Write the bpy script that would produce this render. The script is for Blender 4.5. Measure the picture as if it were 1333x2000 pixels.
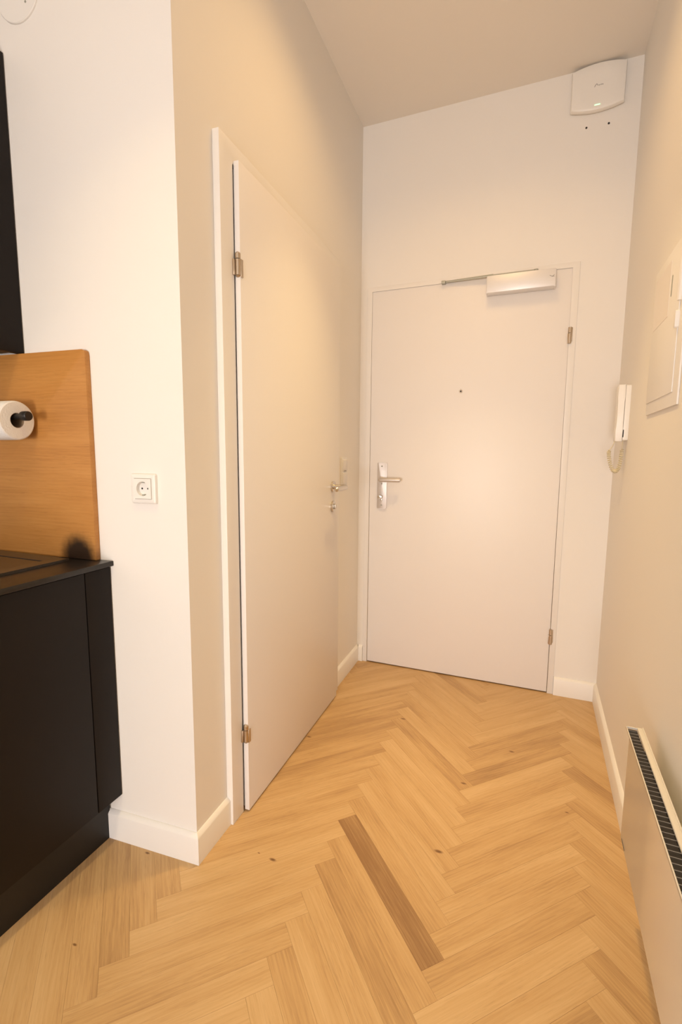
import bpy, bmesh, math, random
from mathutils import Vector, Matrix
random.seed(7)
for o in list(bpy.data.objects): bpy.data.objects.remove(o)
scn = bpy.context.scene
COL = scn.collection
PI = math.pi

# ------------------------------------------------------------------ camera
F_PX, PITCH, YAW, ROLL, CAM_Z = 920.95, math.radians(6.944), math.radians(21.515), math.radians(0.463), 1.18
fw = Vector((-math.sin(YAW)*math.cos(PITCH), math.cos(YAW)*math.cos(PITCH), -math.sin(PITCH)))
rt = Vector((math.cos(YAW), math.sin(YAW), 0)); up = rt.cross(fw)
r2 = rt*math.cos(ROLL) + up*math.sin(ROLL); u2 = -rt*math.sin(ROLL) + up*math.cos(ROLL)
cd = bpy.data.cameras.new('camera'); cam = bpy.data.objects.new('camera', cd); COL.objects.link(cam)
cd.sensor_fit = 'HORIZONTAL'; cd.sensor_width = 24.0; cd.lens = F_PX/1333*24.0; cd.clip_start = 0.02
m = Matrix((r2, u2, -fw)).transposed().to_4x4(); m.translation = (0, 0, CAM_Z); cam.matrix_world = m
scn.camera = cam

# ------------------------------------------------------------------ world, lights, exposure
w = bpy.data.worlds.new('world'); scn.world = w; w.use_nodes = True
w.node_tree.nodes['Background'].inputs[0].default_value = (1.0, 0.8, 0.6, 1)
w.node_tree.nodes['Background'].inputs[1].default_value = 0.02
vs = scn.view_settings
vs.view_transform = 'Standard'; vs.look = 'None'; vs.gamma = 1.0; vs.use_curve_mapping = False
vs.exposure = 0.0
def lamp(name, loc, power, size, col, spread=170, rot=(0, 0, 0)):
    d = bpy.data.lights.new(name, 'AREA'); d.shape = 'DISK'; d.size = size; d.energy = power
    d.color = col; d.spread = math.radians(spread)
    o = bpy.data.objects.new(name, d); COL.objects.link(o); o.location = loc; o.rotation_euler = rot
    return o
lamp('room_window_daylight', (-0.27, -3.1, 0.75), 66, 1.0, (1.0, 0.965, 0.97), 170, (PI/2, 0, 0))   # the bright room behind the photographer
lamp('room_fill_light', (-0.7, -1.5, 2.80), 6, 0.30, (0.75, 0.9, 1.0), 160)  # added overhead fill to balance the wall colours, stands for no known lamp
lamp('kitchen_ceiling_spot', (-0.72, 0.32, 2.80), 3.7, 0.08, (1.0, 0.74, 0.32), 84)
lamp('corridor_ceiling_lamp', (-0.25, 1.50, 2.82), 4.8, 0.5, (1.0, 0.62, 0.25), 140)
lamp('corridor_ceiling_spot', (-0.25, 1.60, 2.80), 3.9, 0.10, (1.0, 0.70, 0.30), 66)

# ------------------------------------------------------------------ room numbers
H = 2.833
AL, AR = -0.02186, 0.01893
XL, XR, YE = -0.8685, 0.3618, 2.4702
YC = 1.005                       # free corner of the left wall
YB = -3.2                        # back wall, behind the camera
XK = -1.72                       # wall behind the kitchen run
KA = math.atan2(0.021, 0.311)    # the short wall with the socket is a little out of square
lx = lambda y: XL + AL*(y - YE)
rx = lambda y: XR + AR*(y - YE)
ky = lambda x: YC + math.tan(KA)*(x - lx(YC))

# ------------------------------------------------------------------ materials
MATS = {}
def nmat(name):
    mt = bpy.data.materials.new(name); mt.use_nodes = True
    MATS[name] = mt
    nt = mt.node_tree
    return mt, nt, nt.nodes, nt.links, nt.nodes['Principled BSDF']
def paint(name, col, rough=0.6, bump=0.0, bscale=120, metal=0.0, var=0.0, spec=0.5):
    mt, nt, N, L, b = nmat(name)
    b.inputs['Base Color'].default_value = (*col, 1); b.inputs['Roughness'].default_value = rough
    b.inputs['Metallic'].default_value = metal; b.inputs['Specular IOR Level'].default_value = spec
    tc = N.new('ShaderNodeTexCoord')
    no = N.new('ShaderNodeTexNoise'); no.inputs['Scale'].default_value = bscale; no.inputs['Detail'].default_value = 4
    L.new(tc.outputs['Object'], no.inputs['Vector'])
    if var:
        mx = N.new('ShaderNodeMix'); mx.data_type = 'RGBA'
        mx.inputs['A'].default_value = (*[c*(1-var) for c in col], 1)
        mx.inputs['B'].default_value = (*[min(1, c*(1+var)) for c in col], 1)
        L.new(no.outputs['Fac'], mx.inputs['Factor']); L.new(mx.outputs['Result'], b.inputs['Base Color'])
    if bump:
        bp = N.new('ShaderNodeBump'); bp.inputs['Strength'].default_value = bump; bp.inputs['Distance'].default_value = 0.002
        L.new(no.outputs['Fac'], bp.inputs['Height']); L.new(bp.outputs['Normal'], b.inputs['Normal'])
    return mt
paint('wall_paint', (0.86, 0.825, 0.775), 0.7, 0.06, 180)
paint('ceiling_paint', (0.84, 0.785, 0.71), 0.8, 0.05, 160)
paint('lacquer', (0.86, 0.825, 0.775), 0.38, 0.0, 60)
paint('door_lacquer', (0.87, 0.83, 0.79), 0.42, 0.02, 90)
paint('skirting', (0.87, 0.84, 0.80), 0.4)
paint('white_plastic', (0.86, 0.83, 0.78), 0.35)
paint('cream_plastic', (0.80, 0.74, 0.62), 0.4)
paint('old_plastic', (0.70, 0.62, 0.42), 0.45)
paint('grey_print_shade', (0.25, 0.23, 0.22), 0.6)  # grey for print, also for the painted gap shadow on the switch
paint('heater_enamel', (0.80, 0.765, 0.71), 0.16, 0.0)
paint('black_front', (0.0085, 0.0050, 0.0032), 0.55, 0.03, 300, var=0.1, spec=0.22)
paint('black_plinth', (0.005, 0.004, 0.0035), 0.5)
paint('black_top', (0.012, 0.009, 0.007), 0.30, 0.05, 400, var=0.2)
paint('hob_rim', (0.045, 0.032, 0.022), 0.25, 0.0)
paint('hob_glass', (0.012, 0.012, 0.013), 0.06, 0.0)
paint('black_steel', (0.014, 0.012, 0.011), 0.4)
paint('dark_gap', (0.012, 0.010, 0.008), 0.8)
paint('nickel', (0.62, 0.58, 0.52), 0.28, 0.0, metal=1.0)
paint('brushed_steel', (0.66, 0.62, 0.59), 0.48, 0.03, 300, metal=0.75)
paint('anodised', (0.80, 0.785, 0.78), 0.42, 0.02, 300, metal=0.35)
paint('fin_grey', (0.26, 0.245, 0.23), 0.5)
paint('bracket_grey', (0.40, 0.37, 0.28), 0.55)
paint('hinge_metal', (0.55, 0.46, 0.36), 0.36, 0.0, metal=1.0)
paint('zinc', (0.42, 0.42, 0.36), 0.5, 0.0, metal=0.6)
paint('tissue', (0.86, 0.83, 0.79), 0.9, 0.5, 220)
paint('cardboard', (0.30, 0.20, 0.12), 0.9)
paint('paper', (0.84, 0.79, 0.76), 0.8)
mt, nt, N, L, b = nmat('green_led')
b.inputs['Base Color'].default_value = (0.4, 0.9, 0.5, 1); b.inputs['Emission Color'].default_value = (0.45, 1.0, 0.50, 1)
b.inputs['Emission Strength'].default_value = 1.4

def wood(name, dark, mid, light, band='Y', dark_spots=None, rough=0.42, tone=False):
    mt, nt, N, L, b = nmat(name)
    tc = N.new('ShaderNodeTexCoord'); oi = N.new('ShaderNodeObjectInfo')
    cmb = N.new('ShaderNodeCombineXYZ')
    for i, k in enumerate((37.0, 53.0, 11.0)):
        mu = N.new('ShaderNodeMath'); mu.operation = 'MULTIPLY'; mu.inputs[1].default_value = k
        L.new(oi.outputs['Random'], mu.inputs[0]); L.new(mu.outputs[0], cmb.inputs[i])
    add = N.new('ShaderNodeVectorMath'); add.operation = 'ADD'
    L.new(tc.outputs['Object'], add.inputs[0])
    if tone: L.new(cmb.outputs[0], add.inputs[1])
    def stretched(s):
        mp = N.new('ShaderNodeMapping'); mp.inputs['Scale'].default_value = s
        L.new(add.outputs[0], mp.inputs['Vector']); return mp
    ax = (lambda a, c: (a, c, c))
    # broad growth-ring figure: bands across the board, bent by a long noise
    m1 = stretched(ax(3.4, 26.0)); n1 = N.new('ShaderNodeTexNoise'); n1.inputs['Scale'].default_value = 1.0; n1.inputs['Detail'].default_value = 3
    L.new(m1.outputs[0], n1.inputs['Vector'])
    m2 = stretched(ax(1.6, 12.0)); wv = N.new('ShaderNodeTexWave'); wv.wave_type = 'BANDS'; wv.bands_direction = band
    wv.inputs['Scale'].default_value = 2.6; wv.inputs['Distortion'].default_value = 9.0; wv.inputs['Detail'].default_value = 2.5; wv.inputs['Detail Scale'].default_value = 0.8
    L.new(m2.outputs[0], wv.inputs['Vector'])
    # fine pores
    m3 = stretched(ax(9.0, 420.0)); n3 = N.new('ShaderNodeTexNoise'); n3.inputs['Scale'].default_value = 1.0; n3.inputs['Detail'].default_value = 2
    L.new(m3.outputs[0], n3.inputs['Vector'])
    def madd(a, k, c):
        q = N.new('ShaderNodeMath'); q.operation = 'MULTIPLY_ADD'; q.inputs[1].default_value = k
        L.new(a, q.inputs[0])
        if isinstance(c, float): q.inputs[2].default_value = c
        else: L.new(c, q.inputs[2])
        return q.outputs[0]
    s = madd(n1.outputs['Fac'], 0.50, 0.15)
    s = madd(wv.outputs['Fac'], 0.06, s)
    s = madd(n3.outputs['Fac'], 0.26, s)
    if tone:
        at = N.new('ShaderNodeAttribute'); at.attribute_type = 'OBJECT'; at.attribute_name = 'tone'
        s = madd(at.outputs['Fac'], 0.30, s)
    cr = N.new('ShaderNodeValToRGB'); e = cr.color_ramp.elements
    e[0].position = 0.22; e[0].color = (*dark, 1); e[1].position = 0.86; e[1].color = (*light, 1)
    k = e.new(0.52); k.color = (*mid, 1)
    L.new(s, cr.inputs['Fac'])
    col = cr.outputs['Color']
    # open pores: short dark dashes along the grain, thicker in some patches
    m4 = stretched(ax(30.0, 860.0)); n4 = N.new('ShaderNodeTexNoise'); n4.inputs['Scale'].default_value = 1.0; n4.inputs['Detail'].default_value = 1
    L.new(m4.outputs[0], n4.inputs['Vector'])
    m5 = stretched(ax(4.0, 45.0)); n5 = N.new('ShaderNodeTexNoise'); n5.inputs['Scale'].default_value = 1.0; n5.inputs['Detail'].default_value = 2
    L.new(m5.outputs[0], n5.inputs['Vector'])
    sm = madd(n5.outputs['Fac'], 0.45, n4.outputs['Fac'])
    if tone: sm = madd(at.outputs['Fac'], -0.10, sm)
    pr = N.new('ShaderNodeMapRange'); pr.inputs['From Min'].default_value = 0.80; pr.inputs['From Max'].default_value = 0.98
    pr.inputs['To Min'].default_value = 0.0; pr.inputs['To Max'].default_value = 0.24; pr.clamp = True
    L.new(sm, pr.inputs['Value'])
    pm = N.new('ShaderNodeMix'); pm.data_type = 'RGBA'; pm.inputs['B'].default_value = (dark[0]*0.62, dark[1]*0.55, dark[2]*0.5, 1)
    L.new(pr.outputs[0], pm.inputs['Factor']); L.new(col, pm.inputs['A']); col = pm.outputs['Result']
    def blot(col, centre, scl, r, dcol, soft, src, noise=0.0):
        sb = N.new('ShaderNodeVectorMath'); sb.operation = 'SUBTRACT'; sb.inputs[1].default_value = centre
        L.new(src, sb.inputs[0])
        ml = N.new('ShaderNodeVectorMath'); ml.operation = 'MULTIPLY'; ml.inputs[1].default_value = scl
        L.new(sb.outputs[0], ml.inputs[0])
        ln = N.new('ShaderNodeVectorMath'); ln.operation = 'LENGTH'; L.new(ml.outputs[0], ln.inputs[0])
        v = ln.outputs['Value']
        if noise:
            nn = N.new('ShaderNodeTexNoise'); nn.inputs['Scale'].default_value = 55; nn.inputs['Detail'].default_value = 5
            L.new(src, nn.inputs['Vector']); v = madd(nn.outputs['Fac'], noise, v)
        mr = N.new('ShaderNodeMapRange'); mr.interpolation_type = 'SMOOTHSTEP'
        mr.inputs['From Min'].default_value = r*(1-soft); mr.inputs['From Max'].default_value = r*(1+soft)
        mr.inputs['To Min'].default_value = 1; mr.inputs['To Max'].default_value = 0
        L.new(v, mr.inputs['Value'])
        mx = N.new('ShaderNodeMix'); mx.data_type = 'RGBA'; mx.inputs['B'].default_value = (*dcol, 1)
        L.new(mr.outputs[0], mx.inputs['Factor']); L.new(col, mx.inputs['A'])
        return mx.outputs['Result']
    if dark_spots:  # soft-edged dark spots blended into the base colour
        for (c, sc, r) in dark_spots: col = blot(col, c, sc, r, (0.030, 0.015, 0.007), 0.35, tc.outputs['Object'], 0.02)
    if tone:
        ge = N.new('ShaderNodeNewGeometry')
        for (x, y, r, a) in KNOTS:
            col = blot(col, (x, y, 0), (0.45, 1.0, 0), r, (0.20, 0.10, 0.04), 0.6, ge.outputs['Position'])
    L.new(col, b.inputs['Base Color'])
    b.inputs['Roughness'].default_value = rough; b.inputs['Specular IOR Level'].default_value = 0.35
    bp = N.new('ShaderNodeBump'); bp.inputs['Strength'].default_value = 0.10; bp.inputs['Distance'].default_value = 0.001
    L.new(n3.outputs['Fac'], bp.inputs['Height']); L.new(bp.outputs['Normal'], b.inputs['Normal'])
    return mt
def on_floor(px, py):
    d = fw + r2*((px-666.5)/F_PX) - u2*((py-1000)/F_PX); t = -CAM_Z/d.z
    return d.x*t, d.y*t
KNOTS = []
for (px, py, r) in ((533, 1679, .0042), (506, 1666, .0016), (857, 1663, .0050), (788, 1404, .0045), (604, 1439, .004), (1108, 1587, .0024),
                    (288, 1666, .003), (906, 1530, .004), (146, 1845, .0025), (1000, 1468, .004)):
    x, y = on_floor(px, py); KNOTS.append((x, y, r, 0))
wood('oak_plank', (0.32, 0.178, 0.078), (0.565, 0.358, 0.165), (0.70, 0.488, 0.258), tone=True)
wood('oak_panel', (0.34, 0.138, 0.032), (0.50, 0.225, 0.056), (0.60, 0.295, 0.085), rough=0.4, band='Z',
     dark_spots=[((-0.062, 0, 0.880), (1.0, 0, 0.92), 0.066)])
paint('subfloor', (0.10, 0.06, 0.03), 0.9)

# ------------------------------------------------------------------ mesh helpers
def box(bm, x0, x1, y0, y1, z0, z1, bev=0.0, seg=2):
    vs_ = [bm.verts.new((x, y, z)) for x in (x0, x1) for y in (y0, y1) for z in (z0, z1)]
    fs = [(0, 1, 3, 2), (4, 6, 7, 5), (0, 4, 5, 1), (2, 3, 7, 6), (0, 2, 6, 4), (1, 5, 7, 3)]
    f = [bm.faces.new([vs_[i] for i in q]) for q in fs]
    if bev:
        es = list({e for q in f for e in q.edges})
        bmesh.ops.bevel(bm, geom=es, offset=bev, segments=seg, affect='EDGES', profile=0.5)
def prism(bm, pts, a0, a1, axis='z', bev=0.0):
    """polygon pts extruded from a0 to a1 along axis; pts are the two other coordinates (xy, xz or yz)"""
    def P(p, a):
        return (p[0], p[1], a) if axis == 'z' else ((p[0], a, p[1]) if axis == 'y' else (a, p[0], p[1]))
    A = [bm.verts.new(P(p, a0)) for p in pts]; B = [bm.verts.new(P(p, a1)) for p in pts]
    n = len(pts); fs = [bm.faces.new(A[::-1]), bm.faces.new(B)]
    for i in range(n): fs.append(bm.faces.new((A[i], A[(i+1) % n], B[(i+1) % n], B[i])))
    if bev:
        es = list(set(fs[0].edges) | set(fs[1].edges))
        bmesh.ops.bevel(bm, geom=es, offset=bev, segments=2, affect='EDGES', profile=0.5)
def lathe(bm, prof, axis='y', seg=32, origin=(0, 0, 0)):
    """prof = [(radius, height)], turned round axis through origin, closed at both ends when radius is 0"""
    rings = []
    ox, oy, oz = origin
    for (r, h) in prof:
        ring = []
        for k in range(seg):
            a = 2*PI*k/seg; c, s = r*math.cos(a), r*math.sin(a)
            p = (ox+c, oy+h, oz+s) if axis == 'y' else ((ox+c, oy+s, oz+h) if axis == 'z' else (ox+h, oy+c, oz+s))
            ring.append(bm.verts.new(p))
        rings.append(ring)
    for i in range(len(rings)-1):
        for k in range(seg):
            bm.faces.new((rings[i][k], rings[i][(k+1) % seg], rings[i+1][(k+1) % seg], rings[i+1][k]))
    for ring in (rings[0], rings[-1]):
        bm.faces.new(ring)
def tube(bm, pts, r, seg=8, caps=True):
    pts = [Vector(p) for p in pts]; n = len(pts); rings = []; ref = None
    for i, p in enumerate(pts):
        t = (pts[min(i+1, n-1)] - pts[max(i-1, 0)]).normalized()
        if ref is None: ref = Vector((0, 0, 1)) if abs(t.z) < 0.9 else Vector((1, 0, 0))
        a = (ref - t*ref.dot(t)).normalized(); c = t.cross(a); ref = a
        rr = r[i] if isinstance(r, (list, tuple)) else r
        rings.append([bm.verts.new(p + (a*math.cos(2*PI*k/seg) + c*math.sin(2*PI*k/seg))*rr) for k in range(seg)])
    for i in range(n-1):
        for k in range(seg): bm.faces.new((rings[i][k], rings[i][(k+1) % seg], rings[i+1][(k+1) % seg], rings[i+1][k]))
    if caps: bm.faces.new(rings[0][::-1]); bm.faces.new(rings[-1])
def rrect(x0, x1, z0, z1, r, n=5):
    out = []
    for cx, cz, a0 in ((x1-r, z1-r, 0), (x0+r, z1-r, PI/2), (x0+r, z0+r, PI), (x1-r, z0+r, 1.5*PI)):
        for k in range(n+1):
            a = a0 + PI/2*k/n; out.append((cx+r*math.cos(a), cz+r*math.sin(a)))
    return out
def make(name, fn, mat, parent=None, smooth=True):
    bm = bmesh.new(); fn(bm)
    bmesh.ops.recalc_face_normals(bm, faces=bm.faces)
    me = bpy.data.meshes.new(name); bm.to_mesh(me); bm.free()
    me.materials.append(MATS[mat])
    o = bpy.data.objects.new(name, me); COL.objects.link(o)
    if smooth:
        for p in me.polygons: p.use_smooth = True
        try: me.set_sharp_from_angle(angle=math.radians(32))
        except Exception: pass
    if parent: o.parent = parent
    return o
def tag(o, label, cat=None, group=None, kind=None):
    o['label'] = label
    if cat: o['category'] = cat
    if group: o['group'] = group
    if kind: o['kind'] = kind
    return o
def thing(name, label, cat, loc, rz=0.0, group=None, kind=None):
    o = bpy.data.objects.new(name, None); COL.objects.link(o); o.empty_display_size = 0.1
    o.location = loc; o.rotation_euler = (0, 0, rz)
    return tag(o, label, cat, group, kind)
def text(name, body, size, mat, parent, loc, depth=0.0002):
    c = bpy.data.curves.new(name, 'FONT'); c.body = body; c.size = size; c.extrude = depth; c.align_x = 'LEFT'
    t = bpy.data.objects.new(name, c); COL.objects.link(t)
    dg = bpy.context.evaluated_depsgraph_get(); me = bpy.data.meshes.new_from_object(t.evaluated_get(dg))
    bpy.data.objects.remove(t)
    me.materials.clear(); me.materials.append(MATS[mat])
    o = bpy.data.objects.new(name, me); COL.objects.link(o); o.parent = parent
    o.location = loc; o.rotation_euler = (PI/2, 0, 0)      # faces local -y (out of the wall)
    return o
# every wall-mounted thing uses a frame with x along the wall, y into the wall, z up
A_LEFT = math.atan2(1, AL); A_RIGHT = math.atan2(-1, -AR)
def L_at(y): return (lx(y), y, 0)
def R_at(y): return (rx(y), y, 0)

# ------------------------------------------------------------------ the setting: shell
def shell(name, fn, mat, label): return tag(make(name, fn, mat, smooth=False), label, 'wall', kind='structure')
T = 0.12
CK = (lx(YC), YC)                                   # free corner
CI = (CK[0]-T, YC+T)                                # its inner mitre
def f(bm):
    def seg(y0, y1, z0, z1, first=False):
        a0 = CK if first else (lx(y0), y0); b0 = CI if first else (lx(y0)-T, y0)
        prism(bm, [a0, (lx(y1), y1), (lx(y1)-T, y1), b0], z0, z1)
    seg(YC, 1.19, -0.03, H, True); seg(1.19, 2.066, 2.022, H); seg(2.066, YE, -0.03, H)
tag(shell('wall_left', f, 'wall_paint', 'white painted corridor wall around the inner door'), 'white painted corridor wall around the inner door', 'wall')
def f(bm): prism(bm, [CK, CI, (XK, ky(XK)+T), (XK, ky(XK))], -0.03, H)
shell('wall_kitchen', f, 'wall_paint', 'short white wall with the socket beside the black kitchen')
def f(bm):
    x0, x1 = lx(YE)-T, rx(YE)+T
    box(bm, x0, -0.815, YE, YE+0.2, -0.03, H); box(bm, 0.157, x1, YE, YE+0.2, -0.03, H); box(bm, -0.815, 0.157, YE, YE+0.2, 2.032, H)
wall_end = shell('wall_end', f, 'wall_paint', 'white end wall around the entrance door')
def f(bm): prism(bm, [(rx(YB), YB), (rx(YE), YE), (rx(YE)+T, YE), (rx(YB)+T, YB)], -0.03, H)
shell('wall_right', f, 'wall_paint', 'white painted wall along the right side of the corridor')
def f(bm): prism(bm, [(XK, YB), (XK, ky(XK)+T), (XK-T, ky(XK)+T), (XK-T, YB)], -0.03, H)
shell('wall_kitchen_back', f, 'wall_paint', 'white wall behind the black kitchen run')
def f(bm): box(bm, XK-T, rx(YB)+T, YB-T, YB, -0.03, H)
shell('wall_back', f, 'wall_paint', 'white wall at the far side of the room')
def f(bm): box(bm, XK-T, XR+T, YB-T, YE+0.2, H, H+0.1)
tag(shell('ceiling', f, 'ceiling_paint', 'flat white painted ceiling'), 'flat white painted ceiling', 'ceiling')
for q, (x, z) in enumerate(((0.160, 2.599), (0.246, 2.598))):
    def f(bm): lathe(bm, [(0.0, 0.004), (0.0042, 0.002), (0.0042, -0.0012), (0.0026, -0.0016), (0.0, -0.0010)][1:4], 'y', 12, (x, YE, z))
    make('screw_hole', f, 'dark_gap', wall_end)

# floor: herringbone of single oak planks on a subfloor
PL, PW, PT = 0.490, 0.064, 0.012
floor = tag(make('floor', lambda bm: box(bm, XK-T, XR+T, YB-T, YE+0.2, -0.05, -PT), 'subfloor', smooth=False),
            'herringbone oak parquet floor', 'floor', kind='structure')
E1 = Vector((-1, 1)).normalized(); E2 = Vector((1, 1)).normalized()
O0 = Vector((-0.1685, 0.9555))
FX0 = -1.20                                            # the planks stop under the kitchen plinth
def clip(poly, n, d):                                  # keep n.p <= d
    out = []
    for i in range(len(poly)):
        a, b_ = poly[i], poly[(i+1) % len(poly)]; da, db = n.dot(a)-d, n.dot(b_)-d
        if da <= 0: out.append(a)
        if (da < 0 < db) or (db < 0 < da): out.append(a + (b_-a)*(da/(da-db)))
    return out
def area(p): return abs(sum(p[i].x*p[(i+1) % len(p)].y - p[(i+1) % len(p)].x*p[i].y for i in range(len(p))))/2
nR = Vector((1, -AR)); dR = XR - AR*YE + 0.004
nLw = Vector((-1, AL)); dLw = -(XL - AL*YE) + 0.004
tk = math.tan(KA); nK = Vector((-tk, 1)); dK = YC - tk*lx(YC) + 0.004
def regions(poly):
    base = clip(clip(clip(poly, nR, dR), Vector((0, 1)), YE+0.03), Vector((0, -1)), -YB)
    if len(base) < 3: return []
    a = clip(base, nLw, dLw)
    c = clip(clip(clip(base, -nLw, -dLw), nK, dK), Vector((-1, 0)), -FX0)
    return [p for p in (a, c) if len(p) >= 3 and area(p) > 2e-5]
full_mesh = None; plank_list = []
g = 0.00012
def plank_mesh(polys):
    bm = bmesh.new()
    for P in polys:
        if sum(P[i].x*P[(i+1) % len(P)].y - P[(i+1) % len(P)].x*P[i].y for i in range(len(P))) < 0: P = P[::-1]
        top = [bm.verts.new((p.x, p.y, 0)) for p in P]; bot = [bm.verts.new((p.x, p.y, -PT)) for p in P]
        ft = bm.faces.new(top); n = len(P)
        for i in range(n): bm.faces.new((bot[i], bot[(i+1) % n], top[(i+1) % n], top[i]))
        bmesh.ops.bevel(bm, geom=list(ft.edges), offset=0.0002, segments=1, affect='EDGES')
    me = bpy.data.meshes.new('plank'); bm.to_mesh(me); bm.free(); me.materials.append(MATS['oak_plank']); return me
TONES = {}
def set_tone(px, py, t): TONES[(px, py)] = (Vector(on_floor(px, py)), t)
set_tone(770, 1740, -0.95); set_tone(700, 1840, -0.35); set_tone(215, 1760, -0.40); set_tone(1050, 1480, -0.35)
set_tone(660, 1475, -0.35); set_tone(640, 1620, 0.35); set_tone(560, 1640, 0.40); set_tone(800, 1620, 0.15)
set_tone(450, 1750, 0.25); set_tone(900, 1780, 0.2); set_tone(1190, 1975, 0.2); set_tone(960, 1550, 0.25); set_tone(320, 1700, -0.1); set_tone(479, 1722, 0.15)
def add_plank(a0, b0, kind):
    global full_mesh
    La, Lb = (PL, PW) if kind == 'A' else (PW, PL)
    c = O0 + E1*(a0+La/2) + E2*(b0+Lb/2)
    ang = math.atan2(E1.y, E1.x) if kind == 'A' else math.atan2(E2.y, E2.x)
    u = E1 if kind == 'A' else E2; v = Vector((-u.y, u.x))
    hl, hw = PL/2-g, PW/2-g
    rect = [c + u*sx*hl + v*sy*hw for sx, sy in ((-1, -1), (1, -1), (1, 1), (-1, 1))]
    regs = regions(rect)
    if not regs: return
    tot = sum(area(p) for p in regs)
    if tot > 4*hl*hw*0.9995 and len(regs) == 1:
        if full_mesh is None: full_mesh = plank_mesh([[Vector((sx*hl, sy*hw)) for sx, sy in ((-1, -1), (1, -1), (1, 1), (-1, 1))]])
        me = full_mesh
    else:
        if tot < 6e-5: return
        me = plank_mesh([[Vector(((p-c).dot(u), (p-c).dot(v))) for p in P] for P in regs])
    o = bpy.data.objects.new('plank', me); COL.objects.link(o)
    o.parent = floor; o.location = (c.x, c.y, 0); o.rotation_euler = (0, 0, ang)
    t = max(-0.32, min(0.3, random.gauss(0, 0.20)))
    for (p, tt) in TONES.values():
        q = p-c
        if abs(q.dot(u)) < hl and abs(q.dot(v)) < hw: t = tt
    o['tone'] = float(t)
    plank_list.append(o)
for m_ in range(-4, 5):
    for k_ in range(-60, 60):
        a0 = k_*PW + m_*PL; b0 = k_*PW - m_*PL
        add_plank(a0, b0, 'A'); add_plank(a0+PL, b0+PW-PL, 'B')
print('planks', len(plank_list))

# skirting boards
BH, BT = 0.092, 0.013
def skirt_prof(): return [(0, 0), (-BT, 0), (-BT, BH-0.012), (-BT+0.0015, BH-0.0085), (-BT+0.009, BH-0.0005), (-BT+0.0105, BH), (0, BH)]
def skirt(bm, p, q, nrm, e0=0.0, e1=0.0):
    """board from p to q (floor points on the wall face); e0/e1 lengthen its outer edge at each end for the mitres"""
    p, q = Vector(p), Vector(q); d = (q-p).normalized(); n = Vector(nrm)
    rows = []
    for base, s, e in ((p, -1, e0), (q, 1, e1)):
        rows.append([bm.verts.new((*(base + n*(-y) + d*(s*e*(-y)/BT)), z)) for y, z in skirt_prof()])
    k = len(rows[0])
    for i in range(k): bm.faces.new((rows[0][i], rows[0][(i+1) % k], rows[1][(i+1) % k], rows[1][i]))
    bm.faces.new(rows[0]); bm.faces.new(rows[1][::-1])
def skirting(name, p, q, nrm, label, e0=0, e1=0):
    o = make(name, lambda bm: skirt(bm, p, q, nrm, e0, e1), 'skirting'); tag(o, label, 'skirting', kind='structure'); return o
nl = (1, 0); nk = (math.sin(KA), -math.cos(KA))
dl = Vector((AL, 1)).normalized(); n_left = (dl.y, -dl.x)
skirting('baseboard_kitchen', (-1.146, ky(-1.146)), CK, nk, 'white skirting board below the wall socket', 0, BT)
skirting('baseboard_left', CK, (lx(1.1565), 1.1565), n_left, 'short white skirting board between wall corner and inner door frame', BT, 0)
skirting('baseboard_left_far', (lx(2.1005), 2.1005), (lx(YE), YE), n_left, 'short white skirting board between inner door and end wall', 0, -BT)
skirting('baseboard_end', (lx(YE)+BT*0.98, YE), (-0.8325, YE), (0, -1), 'tiny white skirting piece left of the entrance door', 0, 0)
skirting('baseboard_end_right', (0.1735, YE), (XR, YE), (0, -1), 'short white skirting board right of the entrance door', 0, -BT)
dr = Vector((-AR, -1)).normalized(); n_right = (-1, AR)
skirting('baseboard_right', (XR, YE), (rx(YB), YB), n_right, 'long white skirting board behind the wall heater', -BT, 0)

# ------------------------------------------------------------------ entrance door (end wall), local y into the wall
d1 = thing('door_1', 'white flush entrance door with closer in the end wall', 'door', (-0.3305, YE, 0), 0, kind='structure')
X = lambda x: x + 0.3305
def f(bm):
    prism(bm, [(X(-0.832), 0), (X(-0.832), 2.048), (X(0.172), 2.048), (X(0.172), 0), (X(0.1448), 0), (X(0.1448), 2.0262), (X(-0.8058), 2.0262), (X(-0.8058), 0)], -0.006, 0.05, 'y', 0.002)
make('door_frame', f, 'lacquer', d1)
make('rebate', lambda bm: prism(bm, [(X(-0.809), 0.0), (X(-0.809), 2.029), (X(0.148), 2.029), (X(0.148), 0), (X(0.12), 0), (X(0.12), 2.0), (X(-0.78), 2.0), (X(-0.78), 0)], 0.044, 0.07, 'y'), 'dark_gap', d1, False)
leaf1 = make('door_leaf', lambda bm: box(bm, X(-0.8045), X(0.1435), -0.003, 0.04, 0.006, 2.0250, 0.0015), 'door_lacquer', d1)
make('threshold', lambda bm: box(bm, X(-0.83), X(0.17), 0.012, 0.2, -0.011, 0.002), 'dark_gap', d1, False)
for z0, z1 in ((1.694, 1.764), (0.258, 0.332)):
    def f(bm):
        lathe(bm, [(0.004, z0-0.002), (0.0082, z0), (0.0082, z0+(z1-z0)*0.62)], 'z', 14, (X(0.1465), -0.0095, 0))
        lathe(bm, [(0.0082, z0+(z1-z0)*0.65), (0.0082, z1), (0.004, z1+0.002)], 'z', 14, (X(0.1465), -0.0095, 0))
        box(bm, X(0.1365), X(0.1445), -0.0075, -0.002, z0, z0+(z1-z0)*0.62, 0.001)
        box(bm, X(0.1475), X(0.1575), -0.0095, -0.005, z0+(z1-z0)*0.1, z1, 0.001)
    make('hinge', f, 'hinge_metal', d1)
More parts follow.
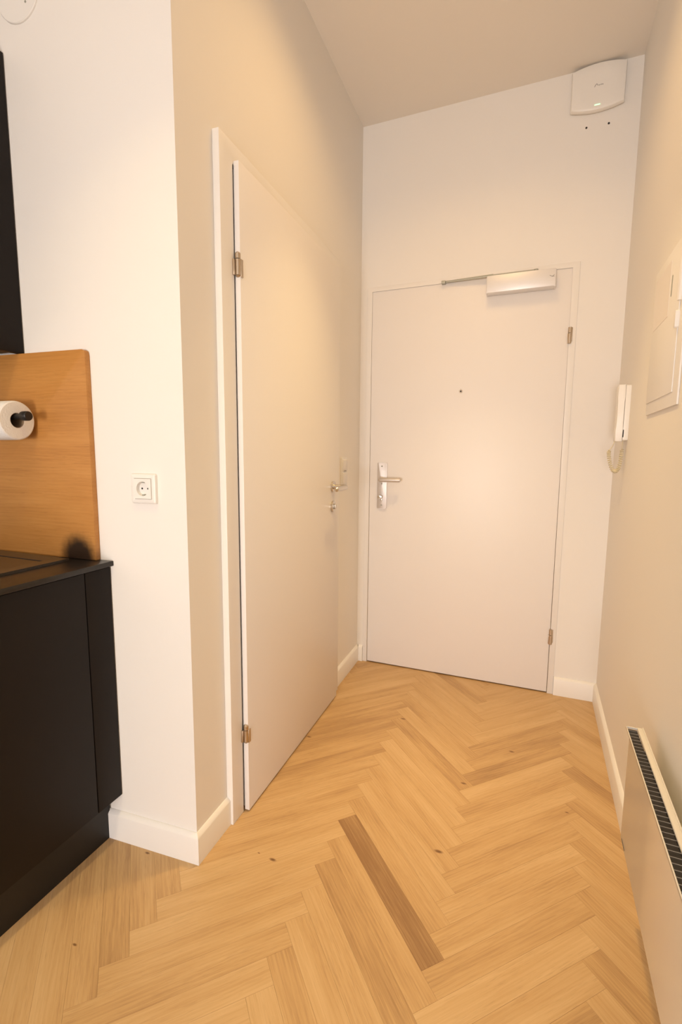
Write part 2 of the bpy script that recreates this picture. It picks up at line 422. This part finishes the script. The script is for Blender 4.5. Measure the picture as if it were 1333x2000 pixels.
# long plate, lever, thumb-turn
pl = make('handle_plate', lambda bm: prism(bm, rrect(X(-0.7595), X(-0.705), 0.889, 1.139, 0.006), -0.011, -0.003, 'y', 0.0018), 'brushed_steel', d1)
pl['label'] = 'long brushed steel handle plate'
for z in (1.1195, 1.0255, 0.908):
    make('screw', lambda bm: lathe(bm, [(0.0044, -0.0105), (0.0044, -0.0118), (0.003, -0.0124), (0.0012, -0.0114)], 'y', 12, (X(-0.7335), 0, z)), 'zinc', pl)
def f(bm):
    x, z = X(-0.7355), 1.0475
    lathe(bm, [(0.0165, -0.010), (0.0165, -0.014), (0.0105, -0.017), (0.0100, -0.040)], 'y', 20, (x, 0, z))
    pts = [(x, -0.038, z), (x+0.002, -0.047, z), (x+0.010, -0.0535, z), (x+0.024, -0.055, z), (x+0.06, -0.055, z), (x+0.100, -0.054, z), (x+0.112, -0.052, z), (x+0.116, -0.050, z)]
    tube(bm, pts, [0.0108, 0.0108, 0.0114, 0.0114, 0.0110, 0.0106, 0.0098, 0.005], 12)
make('lever', f, 'brushed_steel', pl)
def f(bm):
    x, z = X(-0.7340), 0.954
    lathe(bm, [(0.0085, -0.010), (0.0085, -0.017), (0.006, -0.019), (0.006, -0.026)], 'y', 18, (x, 0, z))
    prism(bm, rrect(x-0.017, x+0.009, z-0.008, z+0.009, 0.006), -0.034, -0.025, 'y', 0.002)
    box(bm, x-0.004, x+0.004, -0.014, -0.010, z-0.024, z-0.006, 0.002)
make('thumb_turn', f, 'nickel', pl)
def f(bm):
    x, z = X(-0.3325), 1.499
    lathe(bm, [(0.0085, -0.002), (0.0085, -0.005), (0.007, -0.0062), (0.0050, -0.0062), (0.0046, -0.0045)], 'y', 20, (x, 0, z))
    prism(bm, rrect(x-0.0025, x+0.0025, z+0.006, z+0.0125, 0.002), -0.0055, -0.002, 'y')
ph = make('peephole', f, 'hinge_metal', d1)
make('lens', lambda bm: lathe(bm, [(0.0044, -0.0044), (0.003, -0.0056), (0.001, -0.006)], 'y', 14, (X(-0.3325), 0, 1.499)), 'hob_glass', ph)
# overhead closer
cl = make('door_closer', lambda bm: box(bm, X(-0.225), X(0.072), -0.060, -0.0035, 1.9385, 2.0145, 0.003), 'anodised', d1)
cl['label'] = 'silver overhead door closer body'
for x0, x1 in ((-0.226, -0.2195), (0.0665, 0.073)):
    make('end_cap', lambda bm: box(bm, X(x0), X(x1), -0.0585, -0.0035, 1.937, 2.0125, 0.002), 'anodised', cl)
def f(bm):
    tube(bm, [(X(-0.012), -0.034, 2.0225), (X(-0.20), -0.030, 2.0240), (X(-0.42), -0.018, 2.0250)], [0.0052, 0.0048, 0.0042], 8)
    tube(bm, [(X(-0.20), -0.023, 2.0310), (X(-0.425), -0.014, 2.0290)], 0.0028, 6)
    lathe(bm, [(0.010, 2.013), (0.010, 2.026), (0.006, 2.028)], 'z', 14, (X(-0.012), -0.034, 0))
make('closer_arm', f, 'zinc', cl)
make('arm_shoe', lambda bm: box(bm, X(-0.443), X(-0.424), -0.026, -0.0035, 2.0175, 2.0315, 0.002), 'zinc', cl)
def f(bm):                                             # small printed arrow mark at the right end of the cover
    for a, c in (((0.0465, 1.985), (0.0575, 1.9785)), ((0.0575, 1.9785), (0.0665, 1.9795)), ((0.0575, 1.9785), (0.0655, 1.9860))):
        p, q = Vector((X(a[0]), a[1])), Vector((X(c[0]), c[1])); d = (q-p).normalized(); n = Vector((-d.y, d.x))*0.0008
        prism(bm, [tuple(p+n), tuple(p-n), tuple(q-n), tuple(q+n)], -0.0606, -0.0598, 'y')
make('print_or_shade_mark', f, 'grey_print_shade', cl, False)
make('mounting_rail', lambda bm: box(bm, X(-0.01), X(0.074), -0.014, -0.0035, 2.0148, 2.0235, 0.001), 'anodised', cl)

# ------------------------------------------------------------------ inner door (left wall)
d2 = thing('door_2', 'white rebated inner door in the left corridor wall', 'door', L_at(1.157), A_LEFT, kind='structure')
U = lambda y: (y-1.157)*math.sqrt(1+AL*AL)
FO = -0.022
def f(bm):
    o0, o1, i0, i1 = 0.0, U(2.100), U(1.219), U(2.036)
    prism(bm, [(o0, 0), (o0, 2.048), (o1, 2.048), (o1, 0), (i1, 0), (i1, 1.992), (i0, 1.992), (i0, 0)], FO, 0.0, 'y', 0.0015)
    prism(bm, [(i0-0.022, 0), (i0-0.022, 2.014), (i1+0.022, 2.014), (i1+0.022, 0), (i1, 0), (i1, 1.992), (i0, 1.992), (i0, 0)], 0.0, T, 'y')
make('door_frame', f, 'lacquer', d2)
def f(bm):
    box(bm, U(1.2235), U(2.032), -0.0405, FO-0.0013, 0.006, 1.999, 0.0012)
    box(bm, U(1.2235)+0.013, U(2.032)-0.013, FO-0.0030, 0.002, 0.006, 1.986)
make('door_leaf', f, 'door_lacquer', d2)
for z0, z1 in ((1.687, 1.755), (0.246, 0.309)):
    def f(bm):
        u, v, h = U(1.2225), -0.0335, z1-z0
        lathe(bm, [(0.0080, z0+0.004), (0.0080, z0+h*0.70)], 'z', 14, (u, v, 0))
        lathe(bm, [(0.004, z0-0.001), (0.0080, z0+0.003)], 'z', 14, (u, v, 0))
        lathe(bm, [(0.0080, z0+h*0.73), (0.0080, z1-0.004), (0.0045, z1)], 'z', 14, (u, v, 0))
        box(bm, u+0.001, u+0.013, -0.0435, -0.0395, z0, z0+h*0.72, 0.001)
        box(bm, u-0.012, u-0.004, -0.0285, FO+0.001, z0+0.004, z0+h*0.70, 0.001)
    make('hinge', f, 'hinge_metal', d2)
YL = 1.966
def f(bm):
    u, z = U(YL), 1.036
    lathe(bm, [(0.0255, -0.040), (0.0255, -0.0465), (0.0235, -0.0490), (0.0110, -0.0490), (0.0105, -0.085)], 'y', 28, (u, 0, z))
    tube(bm, [(u, -0.083, z), (u-0.003, -0.098, z), (u-0.014, -0.1065, z), (u-0.035, -0.108, z-0.001), (u-0.08, -0.107, z-0.002), (u-0.118, -0.104, z-0.003), (u-0.124, -0.102, z-0.003)],
         [0.0110, 0.0116, 0.0118, 0.0116, 0.0110, 0.0106, 0.006], 12)
make('lever_handle', f, 'nickel', d2)
def f(bm):
    u, z = U(YL), 0.9465
    lathe(bm, [(0.0255, -0.040), (0.0255, -0.0465), (0.0235, -0.0490), (0.0130, -0.0492), (0.0120, -0.0478)], 'y', 28, (u, 0, z))
kr = make('key_rose', f, 'nickel', d2)
make('privacy_turn', lambda bm: prism(bm, rrect(U(YL)-0.0045, U(YL)+0.0045, 0.9465-0.0115, 0.9465+0.0115, 0.004), -0.0575, -0.0478, 'y', 0.0015), 'nickel', kr)
make('sill_strip', lambda bm: box(bm, U(1.21), U(2.045), -0.018, 0.10, -0.012, 0.0006), 'oak_panel', d2, False)

# light switch beyond the inner door
sw = thing('light_switch', 'white double light switch on the wall beyond the inner door handle', 'switch', L_at(2.170), A_LEFT)
make('frame', lambda bm: prism(bm, rrect(0, 0.081, 1.022, 1.166, 0.005), -0.009, 0.0, 'y', 0.002), 'white_plastic', sw)
for z0, z1 in ((1.031, 1.0915), (1.0965, 1.157)):
    make('rocker', lambda bm: prism(bm, [(-0.009, z0), (-0.0120, z0+0.004), (-0.0145, z1-0.004), (-0.009, z1), (-0.006, z1), (-0.006, z0)], 0.010, 0.071, 'x', 0.0008), 'white_plastic', sw)
make('print_or_shade_mark', lambda bm: box(bm, 0.030, 0.050, -0.0146, -0.0112, 1.0975, 1.1005), 'grey_print_shade', sw, False)  # dark bar painted in as the small shadow at the gap between rockers

# ------------------------------------------------------------------ access point high on the end wall
ap = thing('wifi_access_point', 'white square wireless access point with green light high on the end wall', 'router', (0.194, YE, 2.737), 0)
def ap_outline(s, n=10):
    hw, hc, bulge = 0.1040*s, 0.0770*s, 0.0155*s
    out = []
    for k in range(n+1):
        t = -1+2*k/n; out.append((t*hw, hc+bulge*(1-t*t)))
    for k in range(n+1):
        t = 1-2*k/n; out.append((t*hw*0.985, -hc-bulge*(1-t*t)))
    return out
def f(bm):
    prev = None
    for s, y in ((0.93, 0.0), (0.985, -0.010), (1.0, -0.017), (0.995, -0.024), (0.97, -0.0295), (0.90, -0.0325), (0.6, -0.0335), (0.25, -0.0338)):
        ring = [bm.verts.new((x, y, z)) for x, z in ap_outline(s)]
        if prev:
            n = len(ring)
            for i in range(n): bm.faces.new((prev[i], prev[(i+1) % n], ring[(i+1) % n], ring[i]))
        else: bm.faces.new(ring)
        prev = ring
    bm.faces.new(prev)
make('cover', f, 'white_plastic', ap)
make('base', lambda bm: prism(bm, rrect(-0.085, 0.085, -0.075, 0.075, 0.01), -0.004, 0.0, 'y'), 'grey_print_shade', ap)
make('status_light', lambda bm: prism(bm, rrect(-0.011, 0.011, -0.0755, -0.0725, 0.0014), -0.0342, -0.030, 'y'), 'green_led', ap)
def f(bm):
    for pts in (((-0.0120, -0.006), (-0.0100, -0.006), (-0.0065, 0.0005), (-0.0085, 0.0012)), ((-0.0085, 0.0012), (-0.0065, 0.0005), (-0.0015, 0.0052), (-0.0030, 0.0062)),
                ((-0.0030, 0.0062), (-0.0015, 0.0052), (0.0010, -0.0015), (-0.0006, -0.0020))):
        prism(bm, [(x-0.004, z+0.002) for x, z in pts], -0.0344, -0.0330, 'y')
make('emblem', f, 'grey_print_shade', ap, False)
text('lettering', 'tp-link', 0.0075, 'grey_print_shade', ap, (-0.001, -0.0341, -0.001))

# ------------------------------------------------------------------ wall socket
YS = -0.9655
so = thing('wall_socket', 'white earthed wall socket on the short wall beside the kitchen', 'socket', (YS, ky(YS), 1.084), KA)
def f(bm):
    n = 6; levels = ((0.0400, 0.0), (0.0400, -0.0072), (0.0388, -0.0094), (0.0365, -0.0105), (0.0290, -0.0105), (0.0281, -0.0098), (0.0281, 0.0))
    rings = [[bm.verts.new((x, y, z)) for x, z in rrect(-h, h, -h, h, 0.004 if h > 0.03 else 0.0016, n)] for h, y in levels]
    k = len(rings[0])
    for A, B in zip(rings, rings[1:]):
        for i in range(k): bm.faces.new((A[i], A[(i+1) % k], B[(i+1) % k], B[i]))
make('frame', f, 'white_plastic', so)
def f(bm):
    # insert with a real round well
    n = 48; ro = 0.0195; ang = [2*PI*(i+0.0)/n for i in range(n)]
    sq = [(0.0275*math.cos(a)/max(abs(math.cos(a)), abs(math.sin(a))), 0.0275*math.sin(a)/max(abs(math.cos(a)), abs(math.sin(a)))) for a in ang]
    y0, y1 = -0.0125, -0.0015
    so_ = [bm.verts.new((x, -0.009, z)) for x, z in sq]; st = [bm.verts.new((x*0.985, y0, z*0.985)) for x, z in sq]
    ci = [bm.verts.new((ro*math.cos(a), y0, ro*math.sin(a))) for a in ang]; cb = [bm.verts.new((ro*0.97*math.cos(a), y1, ro*0.97*math.sin(a))) for a in ang]
    k = len(sq)
    for A, B in ((so_, st), (st, ci), (ci, cb)):
        for i in range(k): bm.faces.new((A[i], A[(i+1) % k], B[(i+1) % k], B[i]))
    bm.faces.new(cb)
ins = make('insert', f, 'white_plastic', so)
for x in (-0.0095, 0.0095):
    make('contact_hole', lambda bm: lathe(bm, [(0.0026, -0.0012), (0.0026, -0.0019)], 'y', 12, (x, 0, 0)), 'dark_gap', ins)
for s in (-1, 1):
    make('earth_clip', lambda bm: box(bm, -0.003, 0.003, -0.011, -0.0018, s*0.0168-0.0012, s*0.0168+0.0012, 0.0005), 'zinc', ins)

# round cover plate high on the same wall
XV = -1.300
cv = thing('round_cover_plate', 'flat white round cover plate high on the wall beside the upper cabinet', 'cover plate', (XV, ky(XV), 2.364), KA)
make('disc', lambda bm: lathe(bm, [(0.069, 0.0), (0.0690, -0.0035), (0.0675, -0.0052), (0.03, -0.0056)], 'y', 48), 'white_plastic', cv)
make('screw', lambda bm: lathe(bm, [(0.003, -0.0054), (0.003, -0.0064), (0.0015, -0.0068)], 'y', 10, (0.028, 0, -0.028)), 'zinc', cv)

# ------------------------------------------------------------------ kitchen: facing +x, local x = world +y, local y = into the units (-x)
XF = -1.096
YW = ky(XF) - 0.0015
def kx(y): return y - YW
bc = thing('base_cabinet', 'matt black base cabinet with filler strip against the white wall', 'cabinet', (XF, YW, 0), PI/2)
DZ0, DZ1 = 0.150, 0.856
make('body', lambda bm: box(bm, -0.688, -0.046, 0.020, 0.585, DZ0+0.004, DZ1+0.002), 'black_plinth', bc, False)
make('filler_strip', lambda bm: box(bm, -0.0840, -0.0015, 0.0, 0.019, DZ0, DZ1, 0.001), 'black_front', bc)
make('door', lambda bm: box(bm, -0.684, -0.0870, 0.0, 0.019, DZ0, DZ1, 0.001), 'black_front', bc)
make('plinth', lambda bm: box(bm, -0.688, -0.008, 0.047, 0.062, 0.0005, DZ0+0.003), 'black_plinth', bc, False)
bc2 = thing('base_cabinet', 'matt black base cabinet nearest the camera', 'cabinet', (XF, YW-0.690, 0), PI/2)
make('body', lambda bm: box(bm, -0.598, -0.002, 0.020, 0.585, DZ0+0.004, DZ1+0.002), 'black_plinth', bc2, False)
make('door', lambda bm: box(bm, -0.5975, -0.0005+0.002, 0.0, 0.019, DZ0, DZ1, 0.001), 'black_front', bc2)
make('plinth', lambda bm: box(bm, -0.598, 0.001, 0.047, 0.062, 0.0005, DZ0+0.003), 'black_plinth', bc2, False)
XT = -1.086
wt = make('worktop', lambda bm: prism(bm, [(XT, -0.31), (XT, ky(XT)-0.0012), (XK+0.002, ky(XK+0.002)-0.0012), (XK+0.002, -0.31)], 0.8595, 0.8745, 'z', 0.0015), 'black_top')
tag(wt, 'thin matt black kitchen worktop', 'worktop')
hb = thing('cooktop', 'black glass cooktop with a brown-black rim set on the worktop', 'cooktop', (-1.20, 0.938, 0.8745), PI/2)
def ringbox(bm, x0, x1, y0, y1, wd, z0, z1):
    o = [(x0, y0), (x1, y0), (x1, y1), (x0, y1)]; i = [(x0+wd, y0+wd), (x1-wd, y0+wd), (x1-wd, y1-wd), (x0+wd, y1-wd)]
    ot = [bm.verts.new((*p, z1)) for p in o]; ob = [bm.verts.new((*p, z0)) for p in o]
    it = [bm.verts.new((*p, z1-0.0015)) for p in i]; ib = [bm.verts.new((*p, z0)) for p in i]
    for a, c in ((ob, ot), (ot, it), (it, ib), (ib, ob)):
        for k in range(4): bm.faces.new((a[k], a[(k+1) % 4], c[(k+1) % 4], c[k]))
make('rim', lambda bm: ringbox(bm, -0.58, 0.0, 0.0, 0.42, 0.045, 0.0, 0.0065), 'hob_rim', hb, False)
make('glass', lambda bm: box(bm, -0.536, -0.044, 0.044, 0.376, 0.0, 0.0035), 'hob_glass', hb, False)
# oak side panel on the short wall
XP = -1.131
sp = make('side_splash_panel', (lambda bm: prism(bm, [(-0.585, 0.8755), (0.0, 0.8755), (0.0, 1.444), (-0.0025, 1.4535), (-0.010, 1.4575), (-0.585, 1.4575)], -0.018, -0.0005, 'y', 0.0012)), 'oak_panel')
sp.location = (XP, ky(XP), 0); sp.rotation_euler = (0, 0, KA)
tag(sp, 'oak side splashback panel with a dark spot on the short wall', 'panel')
# upper cabinets
XU = -1.365
UZ0, UZ1 = 1.4587, 2.240
YU = ky(XU) - 0.0015
uc = thing('wall_cabinet', 'matt black wall cabinet above the oak side panel', 'cabinet', (XU, YU, 0), PI/2)
make('body', lambda bm: box(bm, -0.66, -0.027, 0.019, 0.350, UZ0+0.002, UZ1), 'black_plinth', uc, False)
make('door', lambda bm: box(bm, -0.66, -0.001, 0.0, 0.018, UZ0, UZ1, 0.001), 'black_front', uc)

# ------------------------------------------------------------------ kitchen roll on its black bar
XR0 = -1.306; RR = 0.0530
ry = ky(XR0) - 0.0185 - 0.062; rz = 1.2655
hd = thing('roll_holder', 'black steel roll holder bar fixed to the oak side panel', 'holder', (XR0, ry, rz+0.0105), KA)
def f(bm):
    tube(bm, [(-0.262, 0, 0), (0.014, 0, 0), (0.016, 0, 0.0005), (0.034, 0, 0.001)], [0.0080, 0.0080, 0.0078, 0.0078], 16)
make('bar', f, 'black_steel', hd)
make('knob', lambda bm: lathe(bm, [(0.0085, 0.018), (0.0125, 0.0215), (0.0130, 0.0260), (0.0130, 0.0400), (0.0115, 0.0425)], 'x', 24, (0, 0, 0.001)), 'black_steel', hd)
def f(bm):
    tube(bm, [(-0.258, 0, 0), (-0.266, 0.010, 0), (-0.266, 0.058, 0)], 0.0080, 12)
    lathe(bm, [(0.022, 0.0610), (0.022, 0.0570), (0.010, 0.0555)], 'y', 24, (-0.266, 0, 0))
make('wall_bracket', f, 'black_steel', hd)
rl = thing('kitchen_roll', 'white paper kitchen roll on the black holder bar', 'paper roll', (XR0, ry, rz), KA)
def f(bm):
    seg = 48
    prof = [(0.0205, 0.0), (RR-0.004, 0.0), (RR-0.001, -0.002), (RR, -0.006), (RR, -0.215), (RR-0.004, -0.220), (0.0205, -0.220)]
    rings = []
    for (r, h) in prof:
        rings.append([bm.verts.new((h, r*math.cos(2*PI*k/seg)*(1+0.008*math.sin(3*2*PI*k/seg)), r*math.sin(2*PI*k/seg))) for k in range(seg)])
    for i in range(len(rings)):
        A, B = rings[i], rings[(i+1) % len(rings)]
        for k in range(seg): bm.faces.new((A[k], A[(k+1) % seg], B[(k+1) % seg], B[k]))
make('paper', f, 'tissue', rl)
def f(bm):
    seg = 36; rr = [(0.0204, -0.001), (0.0192, -0.001), (0.0192, -0.219), (0.0204, -0.219)]
    R = [[bm.verts.new((h, r*math.cos(2*PI*k/seg), r*math.sin(2*PI*k/seg))) for k in range(seg)] for r, h in rr]
    for i in range(4):
        A, B = R[i], R[(i+1) % 4]
        for k in range(seg): bm.faces.new((A[k], A[(k+1) % seg], B[(k+1) % seg], B[k]))
make('core', f, 'cardboard', rl)

# ------------------------------------------------------------------ right wall: fuse box, intercom, heater (local x = towards the viewer)
fb = thing('fuse_box', 'flat white fuse box door set in the right wall', 'fuse box', R_at(1.800), A_RIGHT)
FW, FZ0, FZ1 = 0.372, 1.312, 1.745
make('frame', lambda bm: prism(bm, [(0, FZ0), (FW, FZ0), (FW, FZ1), (0, FZ1)], -0.0052, 0.0, 'y', 0.0015), 'lacquer', fb)
fd = make('door', lambda bm: box(bm, 0.004, FW-0.050, -0.0078, -0.0050, FZ0+0.036, FZ1-0.004, 0.0012), 'lacquer', fb)
make('grip_profile', lambda bm: prism(bm, [(FW-0.052, -0.0050), (FW-0.052, -0.011), (FW-0.047, -0.0135), (FW-0.042, -0.011), (FW-0.042, -0.0050)], 1.575, 1.735, 'z'), 'lacquer', fd)
make('latch', lambda bm: prism(bm, rrect(FW-0.056, FW-0.044, 1.508, 1.552, 0.005), -0.0145, -0.0050, 'y', 0.0015), 'white_plastic', fd)
make('finger_slot', lambda bm: prism(bm, rrect(0.222, 0.232, 1.612, 1.668, 0.0045), -0.0083, -0.0072, 'y'), 'zinc', fd)
make('notice_sheet', lambda bm: box(bm, 0.020, 0.205, -0.0083, -0.0077, 1.566, 1.715), 'paper', fd, False)

ic = thing('intercom', 'white intercom handset with coiled cord hanging on the right wall', 'intercom', R_at(2.228), A_RIGHT)
IW = 0.090
make('base', lambda bm: prism(bm, rrect(0, IW, 1.244, 1.456, 0.004), -0.0175, 0.0, 'y', 0.002), 'white_plastic', ic)
def f(bm):   # handset: thick ear and mouth pieces, slimmer grip; profile in y,z
    prof = [(-0.0182, 1.240), (-0.0400, 1.240), (-0.0430, 1.245), (-0.0430, 1.285), (-0.0415, 1.300), (-0.0410, 1.350), (-0.0415, 1.395), (-0.0430, 1.412), (-0.0430, 1.453), (-0.0400, 1.458), (-0.0182, 1.458), (-0.0182, 1.410), (-0.0192, 1.395), (-0.0192, 1.300), (-0.0182, 1.288)]
    prism(bm, prof, IW*0.36, IW*0.99, 'x', 0.0018)
make('handset', f, 'white_plastic', ic)
make('speaker_slot', lambda bm: box(bm, IW-0.001, IW+0.0006, -0.0180, -0.0150, 1.256, 1.285), 'dark_gap', ic, False)
def f(bm):
    # path: handset bottom -> hanging loop -> base bottom
    key = [(0.062, -0.040, 1.242), (0.060, -0.046, 1.222), (0.058, -0.056, 1.205), (0.058, -0.056, 1.185), (0.058, -0.050, 1.155), (0.062, -0.040, 1.128), (0.066, -0.030, 1.122),
           (0.068, -0.021, 1.132), (0.068, -0.016, 1.160), (0.067, -0.014, 1.190), (0.066, -0.0125, 1.215), (0.066, -0.012, 1.246)]
    key = [Vector(k) for k in key]
    def cat(t):
        n = len(key)-1; i = min(int(t*n), n-1); u = t*n-i
        p0, p1, p2, p3 = key[max(i-1, 0)], key[i], key[i+1], key[min(i+2, n)]
        return 0.5*((2*p1) + (p2-p0)*u + (2*p0-5*p1+4*p2-p3)*u*u + (3*p1-p0-3*p2+p3)*u**3)
    pts = []; rad = []
    M = 620
    for s in range(M+1):
        t = s/M; c = cat(t); tg = (cat(min(1, t+0.002))-cat(max(0, t-0.002))).normalized()
        a = Vector((1, 0, 0)); a = (a - tg*a.dot(tg)).normalized(); bb = tg.cross(a)
        amp = 0.0062*min(1, max(0, (t-0.17)/0.02))*min(1, max(0, (0.90-t)/0.02))
        ph = 2*PI*40*t
        pts.append(c + (a*math.cos(ph) + bb*math.sin(ph))*amp)
    tube(bm, pts, 0.0017, 6)
make('coiled_cord', f, 'old_plastic', ic)

# panel heater
ht = thing('wall_heater', 'white electric panel heater mounted low on the right wall', 'heater', R_at(1.335), A_RIGHT)
HL = 1.02; HZ0, HZ1 = 0.216, 0.490; HO = 0.070
def f(bm):
    prof = [(-0.0342, HZ0+0.010), (-HO+0.003, HZ0+0.010), (-HO+0.003, HZ1-0.030), (-0.0342, HZ1-0.030)]
    prism(bm, [(y, z) for y, z in prof], 0.052, HL-0.05, 'x')
make('casing', f, 'black_steel', ht, False)
make('liner', lambda bm: box(bm, 0.003, HL-0.003, -HO+0.003, -0.0455, HZ1-0.0085, HZ1-0.0060), 'black_steel', ht, False)
def f(bm):
    prism(bm, [(-HO, HZ0), (-HO+0.0028, HZ0), (-HO+0.0028, HZ1-0.0015), (-HO, HZ1-0.0015)], 0.050, HL-0.05, 'x', 0.0008)
fp = make('front_panel', f, 'heater_enamel', ht)
make('seam_slot', lambda bm: box(bm, 0.064, 0.104, -HO-0.0004, -HO+0.001, HZ0+0.004, HZ0+0.0062), 'dark_gap', fp, False)
def f(bm):
    box(bm, 0.0, HL, -0.0340, -0.0312, HZ0, HZ1+0.004, 0.0008)          # back plate
    box(bm, 0.0, HL, -0.0440, -0.0312, HZ1-0.001, HZ1+0.0012, 0.0006)     # rear flange of the top
make('back_plate', f, 'heater_enamel', ht)
gr = make('grille', lambda bm: (box(bm, 0.0, HL, -HO, -HO+0.0022, HZ1-0.005, HZ1, 0.0005), box(bm, 0.0, HL, -0.0450, -0.0430, HZ1-0.005, HZ1, 0.0005),
                                box(bm, 0.0, 0.0025, -HO, -0.043, HZ1-0.005, HZ1), box(bm, HL-0.0025, HL, -HO, -0.043, HZ1-0.005, HZ1)), 'heater_enamel', ht)
gr['label'] = 'row of dark air slots along the heater top'
fin_me = None
for k in range(1, int(HL/0.0148)):
    if fin_me is None:
        fo = make('fin', lambda bm: box(bm, -0.0005, 0.0005, -HO+0.002, -0.0448, -0.0030, -0.0022), 'fin_grey', gr, False); fin_me = fo.data
    else:
        fo = bpy.data.objects.new('fin', fin_me); COL.objects.link(fo); fo.parent = gr
    fo.location = (k*0.0148, 0, HZ1)
for x in (0.355, 0.86):
    def f(bm):
        prism(bm, [(0.0, HZ1-0.06), (0.0, HZ1+0.020), (-0.012, HZ1+0.020), (-0.031, HZ1-0.004), (-0.031, HZ1-0.06)], x-0.02, x+0.02, 'x', 0.001)
    make('wall_bracket', f, 'bracket_grey', ht)
